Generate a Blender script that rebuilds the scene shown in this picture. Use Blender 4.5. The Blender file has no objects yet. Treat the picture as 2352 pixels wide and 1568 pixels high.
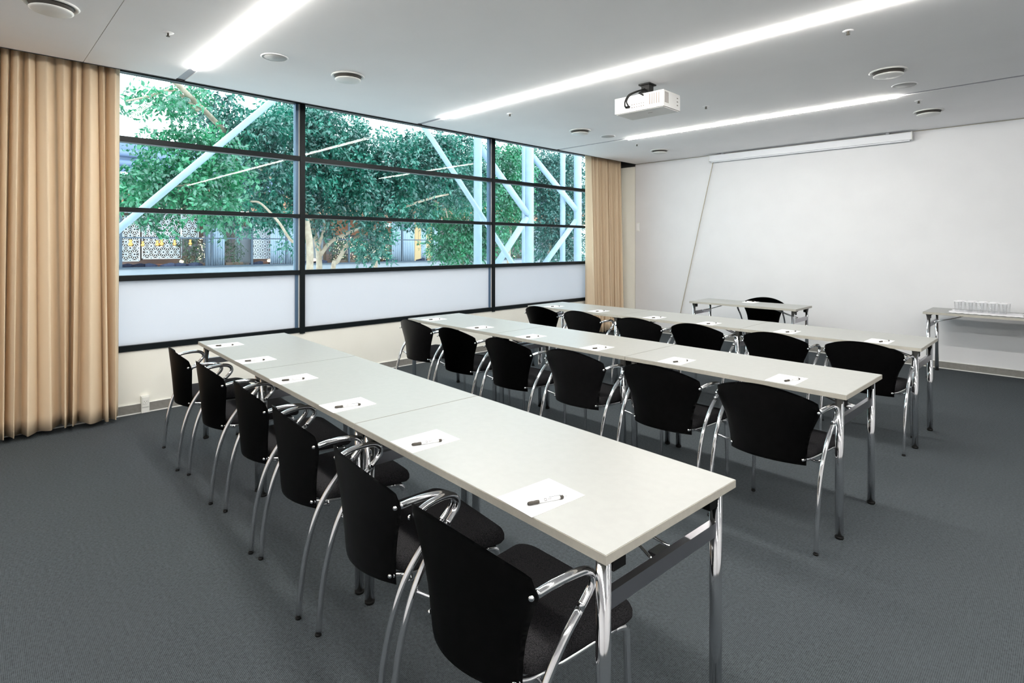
import bpy, bmesh, math, random
import numpy as np
from mathutils import Vector, Matrix
random.seed(7)
S = bpy.context.scene
C = S.collection
PI = math.pi
# ------------------------------------------------------------------ camera, world, exposure
W, H_IMG = 2352, 1568
F, CY, YAW, PITCH, ROLL, CAM_H = 1279.02, 562.42, 0.792, 0.0001, 0.001, 1.4818
fw = Vector((-math.sin(YAW)*math.cos(PITCH), math.cos(YAW)*math.cos(PITCH), math.sin(PITCH)))
rt = Vector((math.cos(YAW), math.sin(YAW), 0)); up = rt.cross(fw)
rt, up = rt*math.cos(ROLL)+up*math.sin(ROLL), up*math.cos(ROLL)-rt*math.sin(ROLL)
cam_data = bpy.data.cameras.new('camera'); cam = bpy.data.objects.new('camera', cam_data); C.objects.link(cam)
cam_data.sensor_width = 36; cam_data.lens = 36*F/W
cam_data.shift_y = -(H_IMG/2-CY)/W
cam_data.clip_start = 0.02; cam_data.clip_end = 300
m = Matrix((rt, up, -fw)).transposed().to_4x4(); m.translation = Vector((0, 0, CAM_H)); cam.matrix_world = m
S.camera = cam
wd = bpy.data.worlds.new('atrium_daylight'); S.world = wd; wd.use_nodes = True
bg = wd.node_tree.nodes['Background']; bg.inputs[0].default_value = (0.80, 0.92, 1.0, 1); bg.inputs[1].default_value = 4.5
S.view_settings.view_transform = 'Standard'; S.view_settings.look = 'None'; S.view_settings.gamma = 1
S.view_settings.exposure = 0.0; S.view_settings.use_curve_mapping = False
STRIP_POWER = 94.0
S.cycles.transparent_max_bounces = 24; S.cycles.diffuse_bounces = 7; S.cycles.max_bounces = 14

def at(u, v, axis, val):
    "point of the photograph met with a plane of the room"
    d = fw+rt*((u-W/2)/F)-up*((v-CY)/F); o = Vector((0, 0, CAM_H)); i = 'xyz'.index(axis)
    return o+d*((val-o[i])/d[i])

# ------------------------------------------------------------------ materials
def mat(name, col, rough=0.5, metal=0.0, spec=0.5, emit=None, es=0.0, trans=0.0):
    M = bpy.data.materials.new(name); M.use_nodes = True; b = M.node_tree.nodes['Principled BSDF']
    b.inputs['Base Color'].default_value = (*col, 1); b.inputs['Roughness'].default_value = rough
    b.inputs['Metallic'].default_value = metal; b.inputs['Specular IOR Level'].default_value = spec
    if emit: b.inputs['Emission Color'].default_value = (*emit, 1); b.inputs['Emission Strength'].default_value = es
    if trans: b.inputs['Transmission Weight'].default_value = trans
    return M
def noise_mat(name, c1, c2, scale, rough=0.6, bump=0.0, detail=3, spec=0.5, bscale=None, metal=0):
    M = mat(name, c1, rough, metal, spec); nt = M.node_tree; b = nt.nodes['Principled BSDF']
    tc = nt.nodes.new('ShaderNodeTexCoord'); n = nt.nodes.new('ShaderNodeTexNoise'); n.inputs['Scale'].default_value = scale; n.inputs['Detail'].default_value = detail
    r = nt.nodes.new('ShaderNodeValToRGB'); r.color_ramp.elements[0].position = .35; r.color_ramp.elements[1].position = .65
    r.color_ramp.elements[0].color = (*c1, 1); r.color_ramp.elements[1].color = (*c2, 1)
    nt.links.new(tc.outputs['Object'], n.inputs['Vector']); nt.links.new(n.outputs['Fac'], r.inputs['Fac']); nt.links.new(r.outputs['Color'], b.inputs['Base Color'])
    if bump:
        n2 = n
        if bscale: n2 = nt.nodes.new('ShaderNodeTexNoise'); n2.inputs['Scale'].default_value = bscale; nt.links.new(tc.outputs['Object'], n2.inputs['Vector'])
        bp = nt.nodes.new('ShaderNodeBump'); bp.inputs['Strength'].default_value = bump; bp.inputs['Distance'].default_value = 0.002
        nt.links.new(n2.outputs['Fac'], bp.inputs['Height']); nt.links.new(bp.outputs['Normal'], b.inputs['Normal'])
    return M
def carpet_mat():
    M = mat('carpet', (.08, .08, .08), 0.95, 0, .15); nt = M.node_tree; b = nt.nodes['Principled BSDF']; L = nt.links.new
    tc = nt.nodes.new('ShaderNodeTexCoord'); mp = nt.nodes.new('ShaderNodeMapping'); mp.inputs['Rotation'].default_value = (0, 0, 0.0)
    L(tc.outputs['Object'], mp.inputs['Vector'])
    waves = []
    for ax, sc in (('X', 55), ('Y', 62)):
        w = nt.nodes.new('ShaderNodeTexWave'); w.bands_direction = ax; w.inputs['Scale'].default_value = sc; w.inputs['Distortion'].default_value = .8
        w.inputs['Detail'].default_value = 1; w.inputs['Detail Scale'].default_value = 8; L(mp.outputs[0], w.inputs['Vector']); waves.append(w)
    mu = nt.nodes.new('ShaderNodeMath'); mu.operation = 'MULTIPLY'; L(waves[0].outputs['Fac'], mu.inputs[0]); L(waves[1].outputs['Fac'], mu.inputs[1])
    n = nt.nodes.new('ShaderNodeTexNoise'); n.inputs['Scale'].default_value = 260; n.inputs['Detail'].default_value = 2; L(tc.outputs['Object'], n.inputs['Vector'])
    ad = nt.nodes.new('ShaderNodeMath'); ad.operation = 'MULTIPLY_ADD'; n3 = nt.nodes.new('ShaderNodeTexNoise'); n3.inputs['Scale'].default_value = 75; n3.inputs['Detail'].default_value = 4; n3.inputs['Roughness'].default_value = .75; L(tc.outputs['Object'], n3.inputs['Vector'])
    n4 = nt.nodes.new('ShaderNodeMath'); n4.operation = 'MULTIPLY_ADD'; L(n3.outputs['Fac'], n4.inputs[0]); n4.inputs[1].default_value = 1.5; n4.inputs[2].default_value = -.55; n5 = nt.nodes.new('ShaderNodeMath'); n5.operation = 'ADD'; L(n4.outputs[0], n5.inputs[0]); n6 = nt.nodes.new('ShaderNodeMath'); n6.operation = 'MULTIPLY'; L(n.outputs['Fac'], n6.inputs[0]); n6.inputs[1].default_value = .7; L(n6.outputs[0], n5.inputs[1])
    L(n5.outputs[0], ad.inputs[0]); ad.inputs[1].default_value = .85; L(mu.outputs[0], ad.inputs[2])
    r = nt.nodes.new('ShaderNodeValToRGB'); r.color_ramp.elements[0].position = .15; r.color_ramp.elements[1].position = 1.0
    r.color_ramp.elements[0].color = (.012, .0145, .018, 1); r.color_ramp.elements[1].color = (.086, .100, .110, 1)
    L(ad.outputs[0], r.inputs['Fac']); L(r.outputs['Color'], b.inputs['Base Color'])
    bp = nt.nodes.new('ShaderNodeBump'); bp.inputs['Strength'].default_value = .6; bp.inputs['Distance'].default_value = .003
    L(ad.outputs[0], bp.inputs['Height']); L(bp.outputs['Normal'], b.inputs['Normal'])
    return M
def weave_mat(name, c1, c2, scale):
    M = mat(name, c1, .95, 0, .1); nt = M.node_tree; b = nt.nodes['Principled BSDF']; L = nt.links.new
    tc = nt.nodes.new('ShaderNodeTexCoord'); ws = []
    for ax in 'XY':
        w = nt.nodes.new('ShaderNodeTexWave'); w.bands_direction = ax; w.inputs['Scale'].default_value = scale; w.inputs['Distortion'].default_value = .3; L(tc.outputs['Object'], w.inputs['Vector']); ws.append(w)
    mu = nt.nodes.new('ShaderNodeMath'); mu.operation = 'MULTIPLY'; L(ws[0].outputs['Fac'], mu.inputs[0]); L(ws[1].outputs['Fac'], mu.inputs[1])
    r = nt.nodes.new('ShaderNodeValToRGB'); r.color_ramp.elements[0].color = (*c1, 1); r.color_ramp.elements[1].color = (*c2, 1)
    L(mu.outputs[0], r.inputs['Fac']); L(r.outputs['Color'], b.inputs['Base Color'])
    bp = nt.nodes.new('ShaderNodeBump'); bp.inputs['Strength'].default_value = .4; bp.inputs['Distance'].default_value = .002; L(mu.outputs[0], bp.inputs['Height']); L(bp.outputs['Normal'], b.inputs['Normal'])
    return M
def glass_mat(name, tint, ior=1.5, rough=0.0):
    M = bpy.data.materials.new(name); M.use_nodes = True; nt = M.node_tree; nt.nodes.clear(); L = nt.links.new
    o = nt.nodes.new('ShaderNodeOutputMaterial'); t = nt.nodes.new('ShaderNodeBsdfTransparent'); t.inputs[0].default_value = (*tint, 1)
    g = nt.nodes.new('ShaderNodeBsdfGlossy'); g.inputs['Roughness'].default_value = rough
    f = nt.nodes.new('ShaderNodeLayerWeight'); f.inputs['Blend'].default_value = .5
    p = nt.nodes.new('ShaderNodeMath'); p.operation = 'POWER'; L(f.outputs['Facing'], p.inputs[0]); p.inputs[1].default_value = 5
    q = nt.nodes.new('ShaderNodeMath'); q.operation = 'MULTIPLY_ADD'; L(p.outputs[0], q.inputs[0]); r0 = ((ior-1)/(ior+1))**2; q.inputs[1].default_value = 1-r0; q.inputs[2].default_value = r0
    x = nt.nodes.new('ShaderNodeMixShader'); L(q.outputs[0], x.inputs[0]); L(t.outputs[0], x.inputs[1]); L(g.outputs[0], x.inputs[2]); L(x.outputs[0], o.inputs[0])
    return M
def thin_mat(name, col, tcol, fac):
    "diffuse + translucent sheet (film, cloth, leaf)"
    M = bpy.data.materials.new(name); M.use_nodes = True; nt = M.node_tree; nt.nodes.clear(); L = nt.links.new
    o = nt.nodes.new('ShaderNodeOutputMaterial'); d = nt.nodes.new('ShaderNodeBsdfDiffuse'); t = nt.nodes.new('ShaderNodeBsdfTranslucent')
    d.inputs[0].default_value = (*col, 1); t.inputs[0].default_value = (*tcol, 1); x = nt.nodes.new('ShaderNodeMixShader'); x.inputs[0].default_value = fac
    L(d.outputs[0], x.inputs[1]); L(t.outputs[0], x.inputs[2]); L(x.outputs[0], o.inputs[0])
    return M
def leaf_mat(name, c1, c2):
    M = thin_mat(name, c1, c2, .30); nt = M.node_tree; L = nt.links.new
    d = [n for n in nt.nodes if n.type == 'BSDF_DIFFUSE'][0]; t = [n for n in nt.nodes if n.type == 'BSDF_TRANSLUCENT'][0]; o = [n for n in nt.nodes if n.type == 'OUTPUT_MATERIAL'][0]; x = [n for n in nt.nodes if n.type == 'MIX_SHADER'][0]
    tc = nt.nodes.new('ShaderNodeTexCoord'); n = nt.nodes.new('ShaderNodeTexNoise'); n.inputs['Scale'].default_value = 1.6; n.inputs['Detail'].default_value = 6; n.inputs['Roughness'].default_value = .8
    r = nt.nodes.new('ShaderNodeValToRGB'); r.color_ramp.elements[0].position = .42; r.color_ramp.elements[1].position = .60
    r.color_ramp.elements[0].color = (*c1, 1); r.color_ramp.elements[1].color = (*c2, 1)
    L(tc.outputs['Object'], n.inputs['Vector']); L(n.outputs['Fac'], r.inputs[0]); L(r.outputs[0], d.inputs[0]); L(r.outputs[0], t.inputs[0])
    g = nt.nodes.new('ShaderNodeBsdfGlossy'); g.inputs['Roughness'].default_value = .35; g.inputs[0].default_value = (.8, 1, .97, 1)
    x2 = nt.nodes.new('ShaderNodeMixShader'); x2.inputs[0].default_value = .12; L(x.outputs[0], x2.inputs[1]); L(g.outputs[0], x2.inputs[2]); L(x2.outputs[0], o.inputs[0])
    return M
wall_m = noise_mat('white_wall_paint', (.72, .72, .74), (.74, .74, .76), 3, .7, .15, bscale=220)
cream_m = noise_mat('cream_wall_paint', (.85, .84, .775), (.87, .86, .80), 3, .7, .1, bscale=220)
ceil_m = noise_mat('white_ceiling_paint', (.89, .88, .895), (.91, .90, .915), 2, .8, .1, bscale=200)
groove_m = mat('ceiling_groove', (.34, .34, .38), .6)
seam_m = mat('panel_seam', (.42, .40, .34), .8)
void_m = mat('curtain_pocket_shade', (.02, .02, .022), .8)  # shade of the pocket put into the colour, near black
carpet_m = carpet_mat()
base_m = noise_mat('grey_skirting', (.22, .21, .195), (.25, .24, .225), 40, .5)
white_m = mat('white_trim', (.8, .8, .77), .5)
frame_m = mat('black_window_frame', (.005, .008, .010), .4, spec=.2)
alu_m = mat('blue_glazing_bead', (.10, .17, .27), .35, .3)
glass_m = glass_mat('window_glass', (.93, .98, .97), 1.2)
frost_m = thin_mat('frosted_film', (.76, .76, .78), (.72, .75, .79), .45)
top_m = noise_mat('light_grey_laminate', (.295, .30, .288), (.307, .312, .30), 30, .33, 0, spec=.5)
edge_m = noise_mat('taupe_table_edge', (.40, .38, .335), (.43, .41, .36), 60, .4)
chrome_m = mat('chrome', (.80, .80, .82), .09, 1.0)
brush_m = mat('brushed_steel_rail', (.42, .41, .44), .28, 1.0)
plastic_m = mat('black_plastic', (.005, .005, .005), .5, spec=.2)
shell_m = noise_mat('black_stained_shell', (.003, .0028, .003), (.005, .0045, .005), 30, .42, .1, spec=.22)
fabric_m = noise_mat('charcoal_seat_fabric', (.008, .008, .010), (.045, .043, .046), 420, .95, .5, spec=.1)
curtain_m = noise_mat('beige_curtain_cloth', (.69, .55, .395), (.71, .57, .41), 300, .95, 0, spec=.05)
paper_m = mat('white_paper', (.88, .88, .90), .6)
ink_m = mat('grey_print', (.25, .25, .25), .6)
dark_ink_m = mat('dark_print', (.03, .03, .03), .5)
grip_m = mat('dark_rubber_grip', (.045, .038, .03), .5)
pen_m = mat('white_pen_barrel', (.82, .82, .82), .2)
strip_m = mat('lit_diffuser', (1, 1, 1), .5, emit=(1.0, .97, .90), es=STRIP_POWER)
vent_m = mat('white_vent_metal', (.66, .66, .65), .4)
ventin_m = mat('vent_inside', (.05, .045, .04), .6)
grille_m = noise_mat('speaker_mesh', (.33, .33, .33), (.42, .42, .42), 400, .6)
proj_m = mat('white_projector_case', (.48, .48, .48), .4)
cable_m = mat('matt_black_cable', (.004, .004, .004), .8, spec=.2)
projdk_m = mat('projector_vent_dark', (.10, .08, .07), .5)
screen_m = mat('white_screen_case', (.72, .73, .77), .4)
cord_m = mat('tan_cord', (.42, .37, .28), .7)
tumbler_m = glass_mat('clear_tumbler', (.985, .987, .99), 1.35, .0)
cloth_m = noise_mat('white_table_linen', (.85, .84, .87), (.88, .87, .9), 60, .8)
china_m = mat('white_china', (.82, .81, .83), .25)
steel_m = noise_mat('pale_blue_painted_steel', (.30, .40, .53), (.34, .44, .57), 6, .45)
bark_m = noise_mat('pale_fig_bark', (.38, .29, .22), (.52, .42, .33), 8, .85, .3)
leafA = leaf_mat('teal_leaves', (.001, .045, .038), (.020, .24, .16))
leafB = leaf_mat('bright_green_leaves', (.002, .075, .035), (.030, .31, .12))
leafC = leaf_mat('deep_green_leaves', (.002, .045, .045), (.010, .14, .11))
ivy_m = leaf_mat('ivy_leaves', (.012, .035, .015), (.07, .14, .05))
conc_m = noise_mat('pale_concrete', (.25, .27, .31), (.28, .30, .34), 3, .8)
ground_m = noise_mat('pale_bounce_ground', (.70, .70, .70), (.76, .76, .76), 2, .7)  # unseen ground, made pale to bounce daylight up to the ceiling
wood_m = noise_mat('terracotta_wood', (.34, .15, .09), (.44, .21, .13), 5, .7)
mull_m = mat('dark_facade_frame', (.05, .07, .10), .5)
brown_m = noise_mat('brown_panel', (.13, .085, .065), (.18, .12, .09), 5, .6)
lattice_m = mat('white_lattice', (.75, .78, .85), .6)
sheer_m = thin_mat('sheer_white_curtain', (.60, .70, .82), (.60, .70, .82), .3)
warm_m = mat('self_glowing_warm_wall', (.75, .6, .38), .8, emit=(1, .75, .40), es=.35)  # wall colour with its own glow in place of lamplight
dim_m = mat('restaurant_back_wall', (.25, .24, .27), .8)
lampglow_m = mat('lamp_glow', (1, .9, .7), .5, emit=(1, .78, .45), es=9)
panel_m = mat('added_fill_glow', (1, 1, 1), .5, emit=(1, .93, .82), es=11)  # glow of the added fill panels in the restaurant
brass_m = mat('brass', (.75, .45, .15), .2, 1)
leather_m = mat('dark_blue_upholstery', (.05, .06, .12), .6)
redwood_m = mat('red_brown_wood', (.25, .09, .06), .5)
sofa_m = mat('dusty_pink_leather', (.38, .25, .22), .6)
duct_m = mat('blue_grey_duct', (.16, .22, .36), .5)
roof_m = mat('pale_glass_roof_beam', (.75, .82, .92), .6)

# ------------------------------------------------------------------ mesh helpers
def new_obj(name, bm, m, parent=None, smooth=False, bevel=0.0):
    me = bpy.data.meshes.new(name)
    if bevel: bmesh.ops.bevel(bm, geom=[e for e in bm.edges if len(e.link_faces) == 2 and e.calc_face_angle(0) > .6], offset=bevel, segments=2, affect='EDGES', profile=.6)
    bmesh.ops.recalc_face_normals(bm, faces=bm.faces[:])
    bm.to_mesh(me); bm.free(); ms = m if isinstance(m, (list, tuple)) else [m]
    for x in ms: me.materials.append(x)
    if smooth: me.shade_smooth()
    o = bpy.data.objects.new(name, me); C.objects.link(o)
    if parent: o.parent = parent
    return o
def box(bm, x0, x1, y0, y1, z0, z1, mi=0, M=None):
    vs = [bm.verts.new((x, y, z)) for z in (z0, z1) for x, y in ((x0, y0), (x1, y0), (x1, y1), (x0, y1))]
    if M is not None:
        for v in vs: v.co = M @ v.co
    for f in ((0, 3, 2, 1), (4, 5, 6, 7), (0, 1, 5, 4), (1, 2, 6, 5), (2, 3, 7, 6), (3, 0, 4, 7)):
        bm.faces.new([vs[i] for i in f]).material_index = mi
    return vs
def BX(name, m, *b, parent=None, bevel=0.0):
    bm = bmesh.new(); box(bm, *b); return new_obj(name, bm, m, parent, bevel=bevel)
def smooth_path(pts, n=6):
    P = [Vector(p) for p in pts]; out = []
    Q = [2*P[0]-P[1]]+P+[2*P[-1]-P[-2]]
    for i in range(1, len(Q)-2):
        for k in range(n):
            t = k/n; a, b, c, d = Q[i-1:i+3]
            out.append(.5*((2*b)+(c-a)*t+(2*a-5*b+4*c-d)*t*t+(3*b-a-3*c+d)*t**3))
    out.append(P[-1]); return out
def tube(bm, pts, r, seg=12, mi=0, smooth=True):
    pts = [Vector(p) for p in pts]; rings = []; n = None
    for i, p in enumerate(pts):
        t = (pts[min(i+1, len(pts)-1)]-pts[max(i-1, 0)]).normalized()
        if n is None: n = t.orthogonal().normalized()
        else: n = (n-t*n.dot(t)).normalized()
        b = t.cross(n); rr = r[i] if isinstance(r, (list, tuple)) else r
        rings.append([bm.verts.new(p+(n*math.cos(a)+b*math.sin(a))*rr) for a in [2*PI*k/seg for k in range(seg)]])
    for a, b in zip(rings, rings[1:]):
        for k in range(seg):
            f = bm.faces.new((a[k], a[(k+1) % seg], b[(k+1) % seg], b[k])); f.smooth = smooth; f.material_index = mi
    for rg in (rings[0][::-1], rings[-1]): bm.faces.new(rg).material_index = mi
def lathe(bm, prof, seg=24, c=(0, 0, 0), mi=0, smooth=True):
    rings = []
    for r, z in prof:
        if r <= 1e-6: rings.append([bm.verts.new((c[0], c[1], c[2]+z))])
        else: rings.append([bm.verts.new((c[0]+r*math.cos(2*PI*k/seg), c[1]+r*math.sin(2*PI*k/seg), c[2]+z)) for k in range(seg)])
    for a, b in zip(rings, rings[1:]):
        for k in range(seg):
            k2 = (k+1) % seg
            q = [a[0], b[k], b[k2]] if len(a) == 1 else ([a[k], a[k2], b[0]] if len(b) == 1 else [a[k], a[k2], b[k2], b[k]])
            if len(a) == 1 and len(b) == 1: continue
            f = bm.faces.new(q); f.smooth = smooth; f.material_index = mi
def empty(name, loc, rz=0.0):
    o = bpy.data.objects.new(name, None); C.objects.link(o); o.location = loc; o.rotation_euler = (0, 0, rz); o.empty_display_size = .1; return o
def tag(o, label, cat, group=None, kind=None):
    o['label'] = label; o['category'] = cat
    if group: o['group'] = group
    if kind: o['kind'] = kind
    return o
def struct(o): o['kind'] = 'structure'; return o
def copy_tree(root):
    r = root.copy(); C.objects.link(r)
    for ch in list(root.children):
        c = ch.copy(); C.objects.link(c); c.parent = r
        for g in list(ch.children):
            d = g.copy(); C.objects.link(d); d.parent = c
    return r

# ------------------------------------------------------------------ room shell
XW, XC, YB, HC = -5.789, -5.446, 8.423, 2.906
X1, Y0 = 3.6, -3.2
ZS = 0.553
struct(BX('floor', carpet_m, XW-.2, X1+.1, Y0-.1, YB+.1, -.06, 0))
# ceiling: slabs between three light grooves, recessed channels above them, fine board seams
GR = [(1.306, 1.374), (3.806, 3.874), (6.306, 6.374)]
bm = bmesh.new(); ys = [Y0-.1]
for a, b in GR: ys += [a, b]
ys.append(YB+.02)
seams_x = -3.05
for i in range(0, len(ys), 2):
    a, b = ys[i], ys[i+1]
    if i == 0: box(bm, XC, X1+.1, a, .668, HC, HC+.08); box(bm, XC, X1+.1, .672, b, HC, HC+.08); box(bm, XC, X1+.1, .66, .68, HC+.004, HC+.07, 1)
    else: box(bm, XC, X1+.1, a, b, HC, HC+.08)
for a, b in GR: box(bm, XC, X1+.1, a-.002, b+.002, HC+.007, HC+.09, 2)
box(bm, XC-.012, XC, Y0-.1, YB+.02, HC-.004, HC+.30, 3)
struct(new_obj('ceiling', bm, [ceil_m, seam_m, groove_m, void_m]))
bm = bmesh.new(); box(bm, XW-.2, XC-.012, Y0-.1, YB+.1, 3.2, 3.26); struct(new_obj('trim_1', bm, void_m))   # top of the curtain pocket
struct(BX('wall_back', wall_m, XC-.0, X1+.1, YB, YB+.12, 0, HC-.012))
struct(BX('wall_corner', cream_m, XW-.15, XC-.006, YB-.004, YB+.12, 0, HC-.045))  # same wall as the back; cream carries its warmer tone far from the lights
struct(BX('trim_2', seam_m, XC-.006, XC, YB-.002, YB+.11, 0, HC-.012))
struct(BX('trim_3', seam_m, XC, X1+.1, YB+.02, YB+.10, HC-.012, HC))        # shadow gap between wall and ceiling
struct(BX('wall_right', wall_m, X1, X1+.12, Y0-.1, YB+.1, 0, HC))
struct(BX('wall_front', wall_m, XW-.15, X1+.1, Y0-.12, Y0, 0, 3.2))
struct(BX('wall_left', cream_m, XW-.15, XW, Y0-.1, YB, 0, ZS))
bm = bmesh.new(); box(bm, XW-.15, XW, Y0-.1, -.19, ZS, 3.2); box(bm, XW-.15, XW, 8.14, YB, ZS, 3.2)
struct(new_obj('wall_window_side', bm, cream_m))
bm = bmesh.new(); box(bm, XW-.15, XW, -.19, 8.14, 3.02, 3.24); box(bm, XW-.15, XC, YB-.002, YB+.1, HC-.045, 3.24); struct(new_obj('lintel_and_void', bm, void_m))  # black lintel, plus a black box added for the dark void
def baseboard(name, *b):
    x0, x1, y0, y1 = b
    bm = bmesh.new(); box(bm, x0, x1, y0, y1, .010, .084, 0); box(bm, x0-(.001 if x1-x0 < 1 else 0), x1+.002, y0-.002, y1, 0, .010, 1); box(bm, x0, x1+.002, y0-.002, y1, .084, .0885, 1)
    return struct(new_obj(name, bm, [base_m, white_m]))
baseboard('baseboard_left', XW, XW+.010, Y0, YB-.02)
baseboard('baseboard_back', XW+.012, X1, YB-.012, YB)
baseboard('baseboard_right', X1-.012, X1, Y0, YB-.02)

# ------------------------------------------------------------------ windows: three bays of black frame, clear panes over a frosted one
MUL = [(-.19, -.10), (2.548, 2.599), (5.314, 5.362), (8.08, 8.14)]
TR = [(ZS, .604), (1.166, 1.213), (1.766, 1.806), (2.371, 2.421), (2.975, 3.02)]
for i in range(3):
    y0, y1 = MUL[i][1], MUL[i+1][0]
    root = empty('window_%d' % (i+1), (XW, 0, 0)); struct(root)
    bm = bmesh.new()
    for z0, z1 in TR: box(bm, -.07, .012, y0-.004, y1, z0, z1)
    box(bm, -.07, .018, y1, MUL[i+1][1], ZS-.012, 3.02)
    if i == 0: box(bm, -.07, .018, MUL[0][0], MUL[0][1], ZS-.012, 3.02)
    new_obj('window_frame', bm, frame_m, root)
    bm = bmesh.new(); box(bm, -.062, -.012, y1-.042, y1-.001, TR[0][1], 2.975)
    new_obj('glazing_bead', bm, alu_m, root)
    bm = bmesh.new(); box(bm, -.012, -.004, y1-.010, y1-.001, TR[0][1], 2.975); new_obj('seal_strip', bm, white_m, root)
    bm = bmesh.new()
    for k in (1, 2, 3): box(bm, -.048, -.020, y0, y1-.042, TR[k][1], TR[k+1][0])
    new_obj('glass_pane', bm, glass_m, root)
    bm = bmesh.new(); box(bm, -.030, -.024, y0, y1-.042, TR[0][1], TR[1][0])
    new_obj('frosted_pane', bm, frost_m, root)

# ------------------------------------------------------------------ ceiling fittings
def strip_light(y, x0, x1, label):
    t = empty('linear_ceiling_light', ((x0+x1)/2, y, HC)); L = (x1-x0)/2
    bm = bmesh.new(); 
    prof = [(-.029, .010)]+[(-.029*math.cos(a), .002-.020*math.sin(a)) for a in [PI*k/10 for k in range(11)]]+[(.029, .010)]
    ra, rb = [[bm.verts.new((x_, y_, z_)) for y_, z_ in prof] for x_ in (-L, L)]
    for k in range(len(prof)): k2 = (k+1) % len(prof); bm.faces.new((ra[k], ra[k2], rb[k2], rb[k]))
    bm.faces.new(ra); bm.faces.new(rb); new_obj('diffuser', bm, strip_m, t)
    bm = bmesh.new(); box(bm, -L, L, -.033, -.0295, .001, .006); box(bm, -L, L, .0295, .033, .001, .006)
    new_obj('housing', bm, vent_m, t)
    tag(t, label, 'ceiling light', 'linear lights recessed in the ceiling'); return t
strip_light(1.34, -5.01, 3.3, 'short bright linear light in the ceiling above the left curtain and front row')
strip_light(3.84, -5.00, 3.3, 'longest bright linear light running across the ceiling before the projector')
strip_light(6.34, -4.205, -1.198, 'bright linear light in the ceiling between projector and screen case')
strip_light(-1.16, -5.00, 3.3, 'linear ceiling light behind the camera')
def vent():
    t = empty('ceiling_vent', (0, 0, 0))
    bm = bmesh.new(); lathe(bm, [(.132, 0), (.136, -.006), (.128, -.012), (.112, -.008), (.110, 0)], 40); new_obj('rim', bm, vent_m, t)
    bm = bmesh.new(); lathe(bm, [(.111, -.001), (.109, -.003), (.098, -.034), (0.05, -.034)], 40); new_obj('throat', bm, ventin_m, t)
    bm = bmesh.new(); lathe(bm, [(0, -.046), (.094, -.044), (.106, -.038), (.106, -.033), (.094, -.030), (0, -.030)], 40); new_obj('disc', bm, vent_m, t)
    return t
v0 = None
for x, y, lab in [(-4.275, .375, 'round white air vent over the left curtain, largest in view'), (-4.31, 2.31, 'round ceiling vent between the short strip light and the window'),
                  (-4.34, 5.47, 'round ceiling vent left of the projector, near the window'), (-1.08, 5.385, 'round ceiling vent right of the projector beside a speaker disc'),
                  (-1.10, 7.286, 'round ceiling vent close to the screen case, right side'), (-4.396, 7.45, 'small round ceiling vent nearest the room corner')]:
    v = vent() if v0 is None else copy_tree(v0); v0 = v0 or v; v.location = (x, y, HC); tag(v, lab, 'air vent', 'round ceiling vents')
s0 = None
for x, y, lab in [(-4.277, 1.687, 'flat round speaker grille by the short strip light'), (-4.311, 6.016, 'flat round speaker grille left of the far strip light'), (-1.071, 5.954, 'flat round speaker grille under the right vent by the far strip light')]:
    if s0 is None:
        t = empty('ceiling_speaker', (0, 0, 0)); bm = bmesh.new(); lathe(bm, [(0, -.004), (.086, -.004), (.088, 0)], 40); new_obj('grille', bm, grille_m, t)
        bm = bmesh.new(); lathe(bm, [(.087, -.0045), (.094, -.006), (.097, -.003), (.098, 0)], 40); new_obj('rim', bm, ceil_m, t); s0 = t
    else: t = copy_tree(s0)
    t.location = (x, y, HC); tag(t, lab, 'speaker', 'round ceiling speakers')
k0 = None
for x, y, lab in [(-4.289, .983, 'sprinkler head on the ceiling near the left curtain'), (-4.318, 4.226, 'sprinkler head on the ceiling left of the long strip light'), (-1.066, 4.188, 'sprinkler head on the ceiling at the right, behind the long strip light'),
                  (-4.356, 6.774, 'sprinkler head beyond the far strip light, window side'), (-1.09, 6.696, 'sprinkler head beside the right end of the far strip light'), (-2.719+.05, 5.428, 'sprinkler head right behind the projector')]:
    if k0 is None:
        t = empty('sprinkler_head', (0, 0, 0)); bm = bmesh.new(); lathe(bm, [(0, -.003), (.030, -.003), (.034, 0)], 24); new_obj('cover_plate', bm, ceil_m, t)
        bm = bmesh.new(); lathe(bm, [(0, -.022), (.006, -.020), (.006, -.003), (0, -.003)], 12); lathe(bm, [(0, -.026), (.012, -.026), (.012, -.0235), (0, -.0235)], 16)
        for a in (0, PI): tube(bm, [(0.01*math.cos(a), .01*math.sin(a), -.003), (.009*math.cos(a), .009*math.sin(a), -.024)], .0015, 6)
        new_obj('nozzle', bm, grip_m, t); k0 = t
    else: t = copy_tree(k0)
    t.location = (x, y, HC); tag(t, lab, 'sprinkler', 'ceiling sprinklers')

# projector
pz0, pz1 = 2.65, 2.79
P = empty('projector', (-2.675, 4.322, pz0), .02)
P.scale = (1.043, 1.06, 1.02)
bm = bmesh.new()
out = [(-.231, -.135), (.231, -.135), (.231, .135), (-.231, .135)]
box(bm, -.231, .231, -.135, .135, .004, .138); new_obj('body', bm, proj_m, P, bevel=.012)
bm = bmesh.new(); box(bm, -.222, .222, -.126, .126, -.003, .004); new_obj('bottom_cover', bm, vent_m, P, bevel=.002)
bm = bmesh.new()
for k in range(5): box(bm, .10+k*.021, .109+k*.021, -.1362, -.1345, .035, .125)
new_obj('rear_vent_grille', bm, projdk_m, P)
for k in range(4): BX('vent_slot', projdk_m, .2303, .2322, -.115+k*.016, -.108+k*.016, .035, .125, parent=P)
for k in range(3): BX('vent_slot', projdk_m, .2303, .2322, .08, .10, .04+k*.03, .048+k*.03, parent=P)
bm = bmesh.new(); box(bm, -.12, .07, -.1364, -.1345, .022, .085); new_obj('connector_panel', bm, vent_m, P)
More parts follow.
